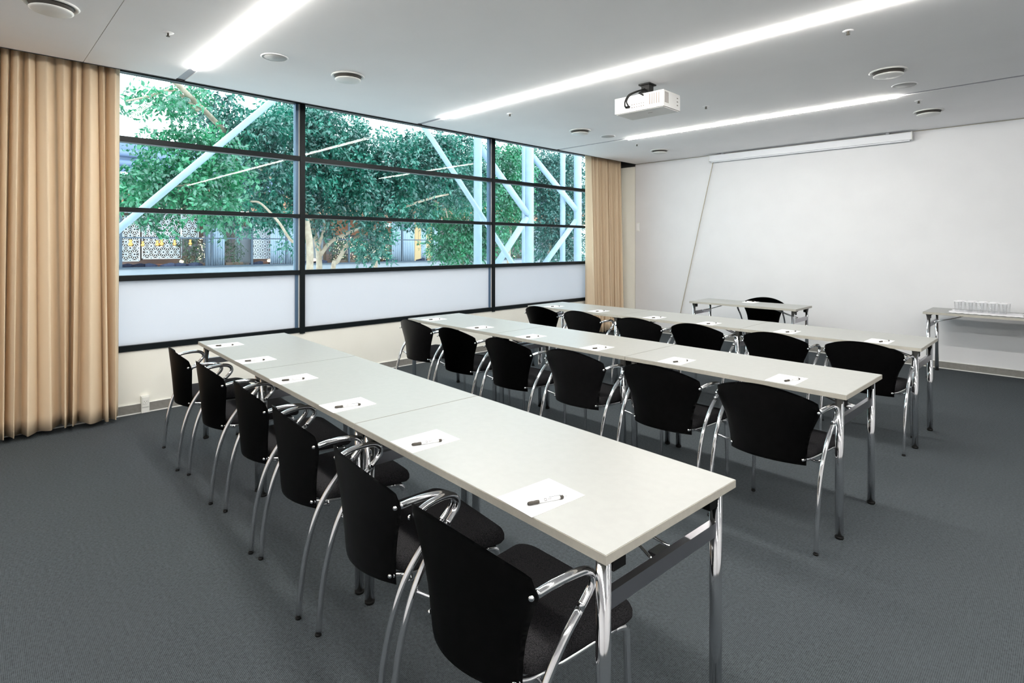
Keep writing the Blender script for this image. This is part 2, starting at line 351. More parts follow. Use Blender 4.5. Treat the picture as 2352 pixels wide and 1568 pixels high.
for i in range(12):
    bm = bmesh.new(); cx = -.06+(i % 6)*.022; cz = .035+(i//6)*.024; M = Matrix.Translation((cx, -.1365, cz)) @ Matrix.Rotation(PI/2, 4, 'X')
    lathe(bm, [(0, .002), (.005, .002), (.005, 0)], 10); bmesh.ops.transform(bm, matrix=M, verts=bm.verts[:]); new_obj('socket', bm, projdk_m, P)
for cx, cz in ((-.108, .045), (-.085, .045)):
    BX('plug', plastic_m, cx-.012, cx+.006, -.152, -.136, cz-.008, cz+.008, parent=P, bevel=.002)
for q, pts in enumerate([[(.0, -.05, .20), (-.04, -.12, .17), (-.075, -.165, .14), (-.10, -.18, .09), (-.108, -.17, .05), (-.108, -.15, .045)],
                         [(.01, -.05, .20), (-.02, -.13, .165), (-.06, -.17, .135), (-.083, -.185, .085), (-.075, -.175, .05), (-.085, -.15, .045)], [(.02, -.05, .19), (.0, -.12, .155), (.03, -.155, .135), (.05, -.14, .12)]]):
    bm = bmesh.new(); tube(bm, smooth_path(pts), .0065, 8); new_obj('cable', bm, cable_m, P)
bm = bmesh.new(); zc = (HC-pz0)/1.02-.0005; box(bm, -.055, .045, -.06, .05, .138, .158); box(bm, -.035, .04, -.035, .035, .158, zc-.01); box(bm, -.05, .055, -.055, .055, zc-.012, zc); new_obj('ceiling_mount', bm, plastic_m, P, bevel=.004)
bm = bmesh.new(); lathe(bm, [(0, 0), (.035, 0), (.038, .02), (.03, .022), (0, .018)], 24); bmesh.ops.transform(bm, matrix=Matrix.Translation((-.12, .136, .07)) @ Matrix.Rotation(-PI/2, 4, 'X'), verts=bm.verts[:]); new_obj('lens', bm, plastic_m, P, smooth=False)
BX('status_label', projdk_m, .02, .06, -.02, -.012, -.0036, -.002, parent=P)
tag(P, 'white ceiling projector with black cables hanging between two strip lights', 'projector')

# projection screen case
Sc = empty('projection_screen', (-2.73, YB-.07, 2.785))
bm = bmesh.new(); box(bm, -1.30, 1.30, -.045, .045, .004, .094); new_obj('case', bm, screen_m, Sc, bevel=.012)
bm = bmesh.new(); box(bm, -1.28, 1.28, -.016, .004, -.010, .006); new_obj('bottom_bar', bm, screen_m, Sc, bevel=.003)
for s in (-1, 1):
    bm = bmesh.new(); box(bm, min(1.3*s, 1.312*s), max(1.3*s, 1.312*s), -.049, .06, .002, .1); new_obj('end_cap', bm, vent_m, Sc)
for x in (-1.1, 1.05): BX('hanger', chrome_m, x-.02, x+.02, -.02, .05, .095, .121, parent=Sc)
tag(Sc, 'long white roll-up projection screen case at the top of the back wall', 'projection screen')
bm = bmesh.new(); tube(bm, smooth_path([(-3.995, YB-.055, 2.785), (-4.28, YB-.035, 1.6), (-4.565, YB-.02, .39), (-4.60, YB-.012, .2)], 8), .006, 8)
tag(new_obj('hanging_cord', bm, cord_m), 'thin tan cord running slantwise down the wall from the screen case', 'cord')

# wall fittings
def switch(name, loc, sx, sz, label, group=None):
    t = empty(name, loc); BX('plate', white_m, -sx/2, sx/2, -.012, 0, -sz/2, sz/2, parent=t, bevel=.003); BX('rocker', paper_m, -sx*.36, sx*.36, -.017, -.012, -sz*.4, sz*.4, parent=t, bevel=.002)
    tag(t, label, 'switch', group); return t
switch('light_switch', (-5.39, YB, 1.80), .055, .15, 'small cream switch plate on the wall beside the far curtain')
for y, lab, z1 in ((1.148, 'white socket box at the foot of the wall beside the left curtain', .15), (4.63, 'white socket box low on the wall behind the middle row of tables', .13)):
    t = empty('wall_socket', (XW, y, 0))
    BX('housing', white_m, .0, .034, -.030, .030, .004, z1, parent=t, bevel=.003)
    bm = bmesh.new(); box(bm, .034, .041, -.026, .026, z1*.38, z1*.94); new_obj('cover', bm, white_m, t, bevel=.003)
    bm = bmesh.new(); lathe(bm, [(.021, .0), (.021, .004), (.019, .004), (.019, .001), (0, .001)], 20); bmesh.ops.transform(bm, matrix=Matrix.Translation((.0395, 0, z1*.66)) @ Matrix.Rotation(PI/2, 4, 'Y'), verts=bm.verts[:]); new_obj('outlet_ring', bm, vent_m, t)
    for dy, dz in ((-.008, .004), (.008, .004), (0, -.009)):
        BX('pin_hole', projdk_m, .0400, .0412, dy-.0025, dy+.0025, z1*.66+dz-.0025, z1*.66+dz+.0025, parent=t)
    tag(t, lab, 'socket', 'wall sockets')

# ------------------------------------------------------------------ curtains
def curtain(name, ya, yb, xc, z0, z1, folds, seed, label, amp=.055):
    rnd = random.Random(seed); n = 16*folds; rows = 26; bm = bmesh.new(); cs = [0]
    for _ in range(folds): cs.append(cs[-1]+rnd.uniform(.6, 1.5))
    tot = cs[-1]; am = [rnd.uniform(.65, 1.1) for _ in range(folds+1)]; sk = [rnd.uniform(-.6, .6) for _ in range(folds+1)]; dr = [rnd.uniform(-.035, .035) for _ in range(folds+2)]; hm = [rnd.uniform(-.012, .014) for _ in range(folds+2)]
    grid = []
    for j in range(rows+1):
        t = j/rows; row = []                    # t=0 at the hem
        for i in range(n+1):
            k = min(i//16, folds-1); f = (i-16*k)/16
            s = (cs[k]+(cs[k+1]-cs[k])*f)/tot
            d = (dr[k]*(1-f)+dr[k+1]*f)*(1-t)*1.3
            a = amp*am[k]*(.62+.38*(1-t))
            ph = 2*PI*f
            e = am[k]*(1-f)+am[k+1]*f; lob = (.5-.5*math.cos(2*PI*f))**.36
            x = xc+amp*lob*(.62+.38*(1-t))*(.45+.5*e)+.010*math.sin(2.3*s*tot+1.5*t)
            y = ya+(yb-ya)*s+.018*math.sin(ph+sk[k]*1.5)*(1-.4*t)+.012*sk[k]*lob+d*.8
            z = z0+(z1-z0)*t+(1-t)**8*(hm[k]*(1-f)+hm[k+1]*f)
            row.append(bm.verts.new((x, y, z)))
        grid.append(row)
    for a, b in zip(grid, grid[1:]):
        for i in range(n): f = bm.faces.new((a[i], a[i+1], b[i+1], b[i])); f.smooth = True
    o = new_obj(name, bm, curtain_m); sm = o.modifiers.new('thick', 'SOLIDIFY'); sm.thickness = .004
    tag(o, label, 'curtain', 'beige floor-length curtains'); return o
curtain('curtain', -1.3, .950, -5.715, .035, 3.06, 25, 5, 'wide beige pleated curtain at the left end of the window', .185)
curtain('curtain', 7.33, 8.28, -5.715, .035, 3.06, 12, 11, 'narrower beige curtain in the far corner beside the back wall', .185)
BX('curtain_rail', vent_m, XC-.20, XC-.14, Y0+.05, YB-.05, 3.075, 3.10)
tag(bpy.data.objects['curtain_rail'], 'straight rail hidden in the ceiling pocket above both curtains', 'rail')

# ------------------------------------------------------------------ tables
ZT, TH = .74, .0245
def make_table(L, D, braces=True):
    t = empty('folding_table', (0, 0, 0))
    bm = bmesh.new(); box(bm, -L/2+.001, L/2-.001, -D/2, D/2, ZT-TH, ZT-.0012, 1); box(bm, -L/2+.0025, L/2-.0025, -D/2+.0015, D/2-.0015, ZT-.0012, ZT, 0)
    top = new_obj('tabletop', bm, [top_m, edge_m], t)
    lx, ly = L/2-.045, D/2-.045
    for sx in (-1, 1):
        for sy in (-1, 1):
            bm = bmesh.new(); tube(bm, [(sx*lx, sy*ly, .012), (sx*lx, sy*ly, ZT-TH)], .0195, 20); lg = new_obj('leg', bm, chrome_m, t)
            bm = bmesh.new(); lathe(bm, [(0, 0), (.018, 0), (.0205, .004), (.0205, .014), (0, .014)], 20, (sx*lx, sy*ly, 0)); new_obj('foot_cap', bm, plastic_m, lg)
            bm = bmesh.new(); ya_, yb_ = sorted((sy*(ly-.085), sy*(ly-.019))); box(bm, sx*lx-.026, sx*lx+.026, ya_, yb_, ZT-TH-.014, ZT-TH)
            ya_, yb_ = sorted((sy*(ly-.068), sy*(ly-.018))); box(bm, sx*lx-.018, sx*lx+.018, ya_, yb_, ZT-TH-.050, ZT-TH-.012); new_obj('hinge_bracket', bm, plastic_m, t, bevel=.003)
        bm = bmesh.new(); box(bm, sx*lx-.011, sx*lx+.011, -ly, ly, .568, .612); new_obj('end_rail', bm, brush_m, t, bevel=.003)
        bm = bmesh.new()
        for dy in (-.022, .022): tube(bm, smooth_path([(sx*(lx-.006), dy*2.2, .60), (sx*(lx-.14), dy, .640), (sx*(lx-.30), dy, .695), (sx*(lx-.34), dy, ZT-TH-.008)], 4), .0045, 8)
        box(bm, min(sx*(lx-.30), sx*(lx-.42)), max(sx*(lx-.30), sx*(lx-.42)), -.032, .032, ZT-TH-.010, ZT-TH); new_obj('folding_brace', bm, chrome_m, t)
        bm = bmesh.new(); box(bm, min(sx*(lx-.01), sx*(lx-.04)), max(sx*(lx-.01), sx*(lx-.03)), -.03, .03, .597, .610); new_obj('latch', bm, chrome_m, t, bevel=.003)
    return t
t0 = make_table(1.316, .65)
rows = [('front', -4.718, 1.3156, 1.1572, 1.8017, -.0488), ('middle', -4.739, 1.3167, 3.1404, 3.7933, -.024), ('far', -4.729, 1.3163, 4.9252, 5.5752, -.0062)]
ends = ['end nearest the window', 'in the middle of the row', 'free end away from the window']
first = True
for nm, xl, L, ya, yb, r in rows:
    for k in range(3):
        t = t0 if first else copy_tree(t0); first = False
        xc = xl+(k+.5)*L; yc = (ya+yb)/2+(xc+2)*r; t.location = (xc, yc, 0); t.rotation_euler = (0, 0, math.atan(r))
        where = {'front': 'row closest to the camera', 'middle': 'middle row', 'far': 'farthest long row'}[nm]
        tag(t, 'grey-topped folding table, %s, %s' % (where, ends[k]), 'table', '%s row of folding tables' % nm)
t = make_table(1.33, .56); t.location = (-2.943, 7.145, 0); tag(t, 'separate speaker table before the back wall with one chair behind it', 'table')
t = make_table(1.316, .64); t.location = (-.552, 7.98, 0); tag(t, 'side table by the back wall carrying glasses and white cloth', 'table')

# ------------------------------------------------------------------ chairs
def make_chair():
    t = empty('conference_chair', (0, 0, 0))
    # back shell
    prof = [(.382, .192), (.42, .195), (.47, .200), (.52, .210), (.57, .226), (.62, .248), (.66, .266), (.685, .276), (.70, .279), (.71, .277), (.72, .268)]
    def hw(z):
        for (a, wa), (b, wb) in zip(prof, prof[1:]):
            if z <= b: return wa+(wb-wa)*max(0, (z-a))/(b-a)
        return prof[-1][1]
    def ztop(x):
        q = abs(x)/.279
        return .772-.075*q**2.1-(.03*max(0, (q-.9)/.1)**2 if q > .9 else 0)
    def zbot(x): return .378+.010*(1-(x/.192)**2) if abs(x) < .192 else .378
    NX, NZ = 28, 24; grid = []
    bm = bmesh.new()
    for j in range(NZ+1):
        t_ = j/NZ; row = []
        for i in range(NX+1):
            s = i/NX*2-1
            z = .380+(.70-.380)*t_; w = hw(z); x = s*w
            zz = z
            # stretch upper rows to the arched top
            zt = ztop(x*(1 if t_ < .5 else 1)); zz = .378+.010*(1-min(1, (x/.192)**2))+(zt-.378-.010*(1-min(1, (x/.192)**2)))*t_
            w = hw(zz if zz < .70 else .70); x = s*w
            if t_ > .9 and abs(s) > .9: x *= 1-.035*((t_-.9)/.1)*((abs(s)-.9)/.1)
            curv = .075+.015*t_; yc = .040-.035*t_**.8
            y = yc+curv*(s*s)*(.9+.1*s*s)+.004*math.sin(PI*t_)
            row.append(bm.verts.new((x, y, zz)))
        grid.append(row)
    for a, b in zip(grid, grid[1:]):
        for i in range(NX): f = bm.faces.new((a[i], a[i+1], b[i+1], b[i])); f.smooth = True
    r_ = bmesh.ops.solidify(bm, geom=bm.faces[:], thickness=.010)
    new_obj('backrest', bm, shell_m, t)
    for x, y, z in ((-.259, .078, .663), (.259, .078, .663), (-.181, .098, .408), (.181, .098, .408)):
        bm = bmesh.new(); lathe(bm, [(0, -.008), (.005, -.0075), (.0075, -.004), (.008, 0), (0, 0)], 12)
        n = Vector((-x*.9, .28 if abs(x) > .2 else .25, 0)).normalized()
        bmesh.ops.transform(bm, matrix=Matrix.Translation((x, y, z)) @ Vector((0, 0, 1)).rotation_difference(n).to_matrix().to_4x4(), verts=bm.verts[:]); new_obj('rivet', bm, chrome_m, t)
    # seat pad
    bm = bmesh.new(); out = []
    def rr(w0, w1, y0, y1, rc, n=7):
        pts = []
        for cx, cy, a0 in ((w1-rc, y1-rc, 0), (-(w1-rc), y1-rc, PI/2), (-(w0-rc), y0+rc, PI), (w0-rc, y0+rc, 1.5*PI)):
            for k in range(n+1): a = a0+PI/2*k/n; pts.append((cx+rc*math.cos(a), cy+rc*math.sin(a)))
        return pts
    lv = [(.900, .402), (.97, .406), (1.0, .418), (1.0, .434), (.975, .447), (.92, .455), (.75, .460), (.4, .462)]
    base = rr(.205, .238, .115, .545, .055); cy = .33; rings = []
    for sc, z in lv:
        rings.append([bm.verts.new((x*sc, cy+(y-cy)*sc, z-.018*max(0, ((cy+(y-cy)*sc)-.43)/.12)**2+.008*max(0, (.2-(cy+(y-cy)*sc))/.1))) for x, y in base])
    n = len(base)
    for a, b in zip(rings, rings[1:]):
        for k in range(n): f = bm.faces.new((a[k], a[(k+1) % n], b[(k+1) % n], b[k])); f.smooth = True
    bm.faces.new(rings[0][::-1]); bm.faces.new(rings[-1]); new_obj('seat', bm, fabric_m, t)
    R = .0112
    for s in (-1, 1):
        full = smooth_path([(s*.259, .095, .664), (s*.270, .14, .674), (s*.279, .20, .677), (s*.283, .245, .671), (s*.284, .270, .652), (s*.283, .268, .625), (s*.280, .236, .590), (s*.277, .170, .530), (s*.273, .112, .450), (s*.271, .072, .36), (s*.270, .043, .25), (s*.269, .025, .13), (s*.268, .015, .010)], 6)
        bm = bmesh.new(); tube(bm, full[:38], R, 14); new_obj('armrest', bm, chrome_m, t)
        bm = bmesh.new(); tube(bm, full[37:], R, 14); lg = new_obj('leg', bm, chrome_m, t)
        bm = bmesh.new(); lathe(bm, [(0, 0), (.0110, 0), (.0118, .002), (.0118, .010), (0, .010)], 14, (s*.268, .014, 0)); new_obj('rubber_foot', bm, plastic_m, lg)
        fl = smooth_path([(s*.214, .455, .392), (s*.219, .485, .386), (s*.222, .500, .365), (s*.224, .500, .33), (s*.229, .500, .17), (s*.233, .500, .010)], 5)
        bm = bmesh.new(); tube(bm, fl, R, 14); lg = new_obj('leg', bm, chrome_m, t)
        bm = bmesh.new(); lathe(bm, [(0, 0), (.0110, 0), (.0118, .002), (.0118, .010), (0, .010)], 14, (s*.233, .500, 0)); new_obj('rubber_foot', bm, plastic_m, lg)
    bm = bmesh.new()
    for s in (-1, 1):
        tube(bm, smooth_path([(s*.181, .108, .408), (s*.192, .15, .402), (s*.200, .25, .396), (s*.208, .37, .394), (s*.214, .455, .392)], 5), .009, 12)
        tube(bm, [(s*.190, .165, .398), (s*.232, .150, .400), (s*.272, .098, .430)], .006, 10)
    tube(bm, [(-.19, .2, .395), (.19, .2, .395)], .008, 10); tube(bm, [(-.2, .42, .392), (.2, .42, .392)], .008, 10)
    new_obj('seat_frame', bm, chrome_m, t)
    return t
ch0 = make_chair(); first = True
CH = [('front', [(-4.407, 1.012, -.080), (-3.742, 1.010, -.050), (-3.052, 1.000, -.100), (-2.434, .962, -.100), (-1.756, .915, -.125), (-1.150, .872, -.035)]),
      ('middle', [(-4.449, 3.010, -.01), (-3.779, 2.966, -.011), (-3.092, 2.916, -.011), (-2.434, 2.915, -.015), (-1.763, 2.907, 0), (-1.143, 2.898, -.014)]),
      ('far', [(-4.408, 4.747, -.02), (-3.788, 4.72, -.02), (-3.041, 4.67, 0), (-2.447, 4.704, -.02), (-1.752, 4.689, -.018), (-1.121, 4.707, -.003)])]
pos = ['right beside the window end', 'second from the window', 'third from the window', 'fourth from the window', 'next to last', 'at the aisle end']
for nm, L in CH:
    for k, (x, y, a) in enumerate(L):
        t = ch0 if first else copy_tree(ch0); first = False
        t.location = (x, y, 0); t.rotation_euler = (0, 0, a)
        rown = {'front': 'the row closest to the camera', 'middle': 'the middle row', 'far': 'the farthest long row'}[nm]
        tag(t, 'black armchair at %s, %s' % (rown, pos[k]), 'chair', 'chairs at the %s row' % nm)
t = copy_tree(ch0); t.location = (-2.99, 7.83, 0); t.rotation_euler = (0, 0, PI+.10); tag(t, 'lone dark chair behind the speaker table, facing the rows', 'chair')

# ------------------------------------------------------------------ papers and pens
def make_paper():
    t = empty('note_paper', (0, 0, 0)); bm = bmesh.new(); box(bm, -.0775, .0775, -.105, .105, 0, .0012); new_obj('sheet', bm, paper_m, t)
    bm = bmesh.new()
    for k in range(2): box(bm, -.062, -.030+.008*k, -.092+.006*k, -.0905+.006*k, .0011, .00135)
    new_obj('printed_line', bm, ink_m, t); return t
def make_pen():
    t = empty('ballpoint_pen', (0, 0, .0058)); X = Matrix.Rotation(PI/2, 4, 'Y')
    def part(name, prof, m):
        bm = bmesh.new(); lathe(bm, prof, 14); bmesh.ops.transform(bm, matrix=X, verts=bm.verts[:]); return new_obj(name, bm, m, t)
    part('tip', [(0, -.072), (.001, -.072), (.0038, -.054), (0, -.054)], chrome_m)
    part('grip', [(0, -.054), (.0048, -.054), (.0056, -.045), (.0052, -.036), (.0057, -.026), (.0052, -.020), (0, -.020)], grip_m)
    b = part('barrel', [(0, -.020), (.0048, -.020), (.0050, .03), (.0048, .048), (0, .048)], pen_m)
    part('collar', [(0, .048), (.0054, .048), (.0054, .058), (0, .058)], grip_m)
    part('push_button', [(0, .058), (.0024, .058), (.0024, .068), (.0015, .070), (0, .070)], chrome_m)
    bm = bmesh.new(); box(bm, .012, .052, -.0016, .0016, .0060, .0072); new_obj('clip', bm, chrome_m, t)
    bm = bmesh.new()    # small square emblem and two fine print lines on the barrel
    M = Matrix.Rotation(PI*.22, 4, 'X')
    for b4 in ((-.004, .003, -.0034, -.0026), (-.004, .003, .0026, .0034), (-.004, -.0032, -.0034, .0034), (.0022, .003, -.0034, .0034)): box(bm, b4[0], b4[1], b4[2], b4[3], .0046, .0053, 0, M)
    box(bm, .007, .020, .0006, .0013, .0047, .0053, 1, M); box(bm, .007, .018, -.0016, -.0010, .0047, .0053, 1, M)
    new_obj('emblem', bm, [dark_ink_m, ink_m], b)
    return t
pap0, pen0 = make_paper(), make_pen(); first = True
PC = {'front': [(-4.338, 1.491), (-3.631, 1.449), (-2.965, 1.412), (-2.297, 1.378), (-1.656, 1.355), (-1.031, 1.320)],
      'middle': [(-4.421, 3.452), (-3.687, 3.415), (-3.027, 3.385), (-2.356, 3.372), (-1.721, 3.366), (-1.048, 3.351)],
      'far': [(-4.357, 5.197), (-3.694, 5.195), (-2.959, 5.154), (-2.37, 5.146), (-1.667, 5.150), (-.993, 5.160)]}
psp = ['beside the window', 'second from the window', 'third from the window', 'fourth from the window', 'next to last', 'closest to the aisle']
for nm, L in PC.items():
    r = {'front': -.02, 'middle': -.01, 'far': -.005}[nm]
    for k, (x, y) in enumerate(L):
        a = t0; p = pap0 if first else copy_tree(pap0); q = pen0 if first else copy_tree(pen0); first = False
        th = r+(-.05 if nm == 'front' and k == 5 else 0)+random.uniform(-.02, .02)
        cx, cy = x-.0775, y-.105; p.location = (cx, cy, ZT); p.rotation_euler = (0, 0, th)
        q.location = (cx+.0345, cy-.020, ZT+.0012+.0058); q.rotation_euler = (0, 0, 1.22+random.uniform(-.03, .03))
        rown = {'front': 'row closest to the camera', 'middle': 'middle row', 'far': 'farthest long row'}[nm]
        tag(p, 'sheet of note paper on the %s, %s' % (rown, psp[k]), 'paper', 'note papers on the %s row' % nm)
        tag(q, 'white pen with dark grip on the %s, %s' % (rown, psp[k]), 'pen', 'pens on the %s row' % nm)
p = copy_tree(pap0); p.location = (-2.985, 7.32, ZT); p.rotation_euler = (0, 0, PI+.05); tag(p, 'white sheet of note paper on the speaker table', 'paper')
q = copy_tree(pen0); q.location = (-3.0, 7.345, ZT+.007); q.rotation_euler = (0, 0, PI+.75); tag(q, 'dark-gripped pen on the speaker table sheet', 'pen')

# ------------------------------------------------------------------ side table: linen, glasses, plates
bm = bmesh.new(); n = 40; g = []
for j in range(9):
    row = []
    for i in range(n+1):
        x = -1.00+.62*i/n; y = 7.72+.42*j/8
        row.append(bm.verts.new((x+.012*math.sin(j*1.3)*(i in (0, n)), y+(.008*math.sin(i*.9) if j in (0, 8) else 0), ZT+.003+.0018*(1+math.sin(i*1.7+j*.9)))))
    g.append(row)
for a, b in zip(g, g[1:]):
    for i in range(n): f = bm.faces.new((a[i], a[i+1], b[i+1], b[i])); f.smooth = True
o = new_obj('table_linen', bm, cloth_m); sm = o.modifiers.new('thick', 'SOLIDIFY'); sm.thickness = .0015; sm.offset = 1
tag(o, 'rumpled white linen cloth under the glasses on the side table', 'cloth')
g0 = None; ti = 0
GP = [(-.93+.095*c_+(.02 if r_ else 0), 7.94+.10*r_) for r_ in range(2) for c_ in range(5)]
for i, (x, y) in enumerate(GP):
    if g0 is None:
        g0 = empty('tumbler', (0, 0, 0)); bm = bmesh.new(); lathe(bm, [(0, 0), (.027, 0), (.029, .004), (.0345, .105), (.0325, .105), (.0275, .010), (0, .008)], 24); new_obj('glass_body', bm, tumbler_m, g0)
        bm = bmesh.new(); lathe(bm, [(0, .1052), (.040, .1052), (.041, .112), (.038, .114), (0, .114)], 24); new_obj('paper_lid', bm, cloth_m, g0); t = g0
    else: t = copy_tree(g0)
    t.location = (x, y, ZT+.0085); tag(t, 'clear tumbler with flat lid on white linen, %s row, %s' % (('front', 'back')[i//5], ['leftmost', 'second from left', 'central', 'second from right', 'rightmost'][i % 5]), 'glass', 'covered tumblers on the side table')
pl = None
for i in range(4):
    if pl is None:
        pl = bmesh.new(); lathe(pl, [(0, 0), (.045, 0), (.05, .002), (.085, .011), (.084, .013), (.05, .005), (0, .004)], 36); pl = new_obj('saucer', pl, china_m); t = pl
    else: t = pl.copy(); C.objects.link(t)
    t.location = (-.27, 7.86, ZT+.0003+.0055*i); tag(t, 'white saucer in the stack at the right of the linen, %s' % ['lowest', 'second from the bottom', 'second from the top', 'topmost'][i], 'saucer', 'stacked saucers on the side table')

# ------------------------------------------------------------------ atrium: ground, steel, trees, restaurant
bm = bmesh.new(); box(bm, -45, XW-.2, -30, 45, -.7, -.6); o = struct(new_obj('ground', bm, ground_m))
def pipe(name, p0, p1, r, m, label, cat, group, ends=True):
    p0, p1 = Vector(p0), Vector(p1); bm = bmesh.new(); tube(bm, [p0, p1], r, 20); o = new_obj(name, bm, m)
    tag(o, label, cat, group); return o
def col(u, v, x, w, label):     # steel column standing at a given distance from the window
    p = at(u, v, 'x', x); d = (Vector((p.x, p.y, CAM_H))-Vector((0, 0, CAM_H))).dot(fw); r = w/2*d/F
    return pipe('steel_column', (p.x, p.y, -.6), (p.x, p.y, 9), r, steel_m, label, 'column', 'pale steel columns in the atrium')
col(1097.5, 450, -8.6, 19, 'pale blue steel column seen left of the right window mullion')
col(1216, 450, -9.2, 20, 'thick pale steel column in the middle of the right window bay')
col(1203.5, 450, -9.9, 10, 'slim pale steel column half hidden behind the thick one')
col(1292.5, 450, -9.4, 12, 'slender pale column near the right curtain')
col(1327, 450, -9.2, 18, 'pale column cut off by the right curtain')
def brace(a, b, xa, xb, w, label):
    A, B = at(*a, 'x', xa), at(*b, 'x', xb); lo_ = A if A.z < B.z else B; hi_ = B if A.z < B.z else A; lo_ = hi_+(lo_-hi_)*((hi_.z+.6)/(hi_.z-lo_.z)) if xa == xb and (b[1] > 600 or a[1] > 530) else lo_; A, B = lo_, hi_; d = ((A+B)/2-Vector((0, 0, CAM_H))).dot(fw); return pipe('steel_brace', A, B, w/2*d/F, steel_m, label, 'brace', 'slanting steel braces in the atrium')
brace((255, 541), (655, 207), -8.3, -8.3, 17, 'long slanting tube crossing the left window bay')
brace((955, 262), (1200, 640), -8.0, -8.0, 11, 'thin slanting tube in the middle window bay')
brace((1098, 332), (1212, 492), -8.8, -9.2, 15, 'slanting brace falling from the left column to the thick one')
brace((1222, 357), (1332, 492), -9.2, -9.2, 13, 'slanting brace in the top right window pane')
brace((1210, 500), (1138, 612), -9.2, -9.4, 15, 'brace rising to the thick column from the lower left')
brace((1328, 500), (1246, 612), -9.2, -9.4, 12, 'brace rising towards the curtain-side column')

# trees
def add_leaves(arrs, c, rad, n, L=.075, droop=.55, rng=None):
    c = np.array(c); rad = np.array(rad)
    nt = max(1, n//10); d = rng.normal(size=(nt, 3)); d /= np.linalg.norm(d, axis=1)[:, None]
    tw = c+d*rad*(rng.random((nt, 1))**.45)
    dirs = d*np.array([1, 1, .3])+rng.normal(size=(nt, 3))*.5; dirs[:, 2] -= droop; dirs /= np.linalg.norm(dirs, axis=1)[:, None]
    k = np.tile(np.arange(10), nt)[:, None]; P = np.repeat(tw, 10, 0)+np.repeat(dirs, 10, 0)*k*.034
    side = np.cross(np.repeat(dirs, 10, 0), rng.normal(size=(nt*10, 3))); side /= np.linalg.norm(side, axis=1)[:, None]
    ld = np.repeat(dirs, 10, 0)*.5+side*.8; ld[:, 2] -= .35; ld /= np.linalg.norm(ld, axis=1)[:, None]
    nr = np.cross(ld, rng.normal(size=ld.shape)); nr /= np.linalg.norm(nr, axis=1)[:, None]
    l = L*(.7+.6*rng.random((len(P), 1))); w = l*.24; up_ = np.cross(ld, nr)
    v = np.stack([P, P+ld*l*.45+nr*w+up_*w*.35, P+ld*l, P+ld*l*.45-nr*w+up_*w*.35], 1)
    arrs.append(v.reshape(-1, 3))
def leaf_mesh(name, arrs, m, parent=None):
    V = np.concatenate(arrs).astype(np.float32); nq = len(V)//4
    me = bpy.data.meshes.new(name); me.vertices.add(len(V)); me.vertices.foreach_set('co', V.ravel())
    idx = np.arange(nq)[:, None]*4; tri = np.concatenate([idx+[0, 1, 2], idx+[0, 2, 3]], 1).reshape(-1).astype(np.int32)
    me.loops.add(len(tri)); me.loops.foreach_set('vertex_index', tri); me.polygons.add(nq*2)
    me.polygons.foreach_set('loop_start', np.arange(0, nq*6, 3, dtype=np.int32)); me.polygons.foreach_set('loop_total', np.full(nq*2, 3, np.int32))
    me.update(); me.validate(); me.materials.append(m); o = bpy.data.objects.new(name, me); C.objects.link(o)
    if parent: o.parent = parent
    return o
def branch(bm, pts, r0, r1):
    pp = smooth_path(pts, 5); tube(bm, pp, [r0+(r1-r0)*i/(len(pp)-1) for i in range(len(pp))], 10)
def tree(label, X, blobs, branches, m, seed, dens=1.0, L=.092):
    "blobs: (u, v, half width, half height in photo pixels, depth offset) set out on the tree's own plane x = X"
    rng = np.random.default_rng(seed); arrs = []; root = empty('fig_tree', (0, 0, 0)); base = None
    for u, v, ru, rv, dx in blobs:
        x = X+dx; p = at(u, v, 'x', x); q = at(u+ru, v, 'x', x); r = at(u, v-rv, 'x', x)
        ry = abs(q.y-p.y); rz = abs(r.z-p.z); add_leaves(arrs, p, (min(.8, .6*(ry+rz)/2+.15), ry, rz), int(dens*ry*rz*5600), L, rng=rng)
    bm = bmesh.new()
    for pts, r0, r1 in branches: branch(bm, [at(u, v, 'x', X+dx) if v is not None else Vector((at(u, 600, 'x', X+dx).x, at(u, 600, 'x', X+dx).y, -.6)) for u, v, dx in pts], r0, r1)
    p = at(blobs[0][0], 600, 'x', X); root.location = (p.x, p.y, -.6)
    for o in (leaf_mesh('foliage', arrs, m), new_obj('trunk', bm, bark_m, smooth=True)):
        o.parent = root; o.matrix_parent_inverse = Matrix.Translation(root.location).inverted()
    tag(root, label, 'tree', 'fig trees in the atrium'); return root
tree('leafy tree filling the left window bay, trunk forking low', -10.6,
     [(345, 208, 36, 18, 0), (375, 235, 45, 30, .2), (268, 240, 28, 26, 0), (430, 215, 50, 35, -.3), (455, 300, 55, 36, 0), (365, 296, 30, 16, .2), (415, 330, 60, 30, 0),
      (310, 400, 60, 45, .3), (400, 400, 70, 50, 0), (290, 450, 40, 30, 0), (480, 440, 70, 45, .4), (365, 455, 60, 30, 0), (445, 370, 60, 30, -.2), (296, 492, 26, 12, .2), (385, 500, 22, 16, 0), (505, 515, 14, 34, .3), (345, 512, 14, 20, 0), (455, 492, 20, 10, 0), (330, 440, 60, 36, .5), (430, 430, 60, 40, .6), (520, 400, 50, 50, .5), (285, 410, 26, 40, .5), (375, 375, 60, 26, .4), (500, 470, 50, 30, .8), (500, 330, 40, 30, .2), (300, 462, 30, 16, .6)],
     [([(700, None, -.3), (712, 600, 0), (705, 520, 0), (690, 470, -.8), (640, 420, -1.2), (560, 350, -1.2), (500, 285, -.6), (455, 240, 0), (385, 172, .4)], .075, .04), ([(455, 255, 0), (400, 208, .1), (340, 222, .2), (290, 232, .3)], .035, .012), ([(560, 350, -1.2), (500, 405, -.2), (440, 422, .5), (380, 430, .8)], .03, .01), ([(700, 545, 0), (672, 555, .2), (640, 510, .4), (600, 468, .5), (575, 462, .5)], .03, .015)],
     leafB, 3, 1.0)
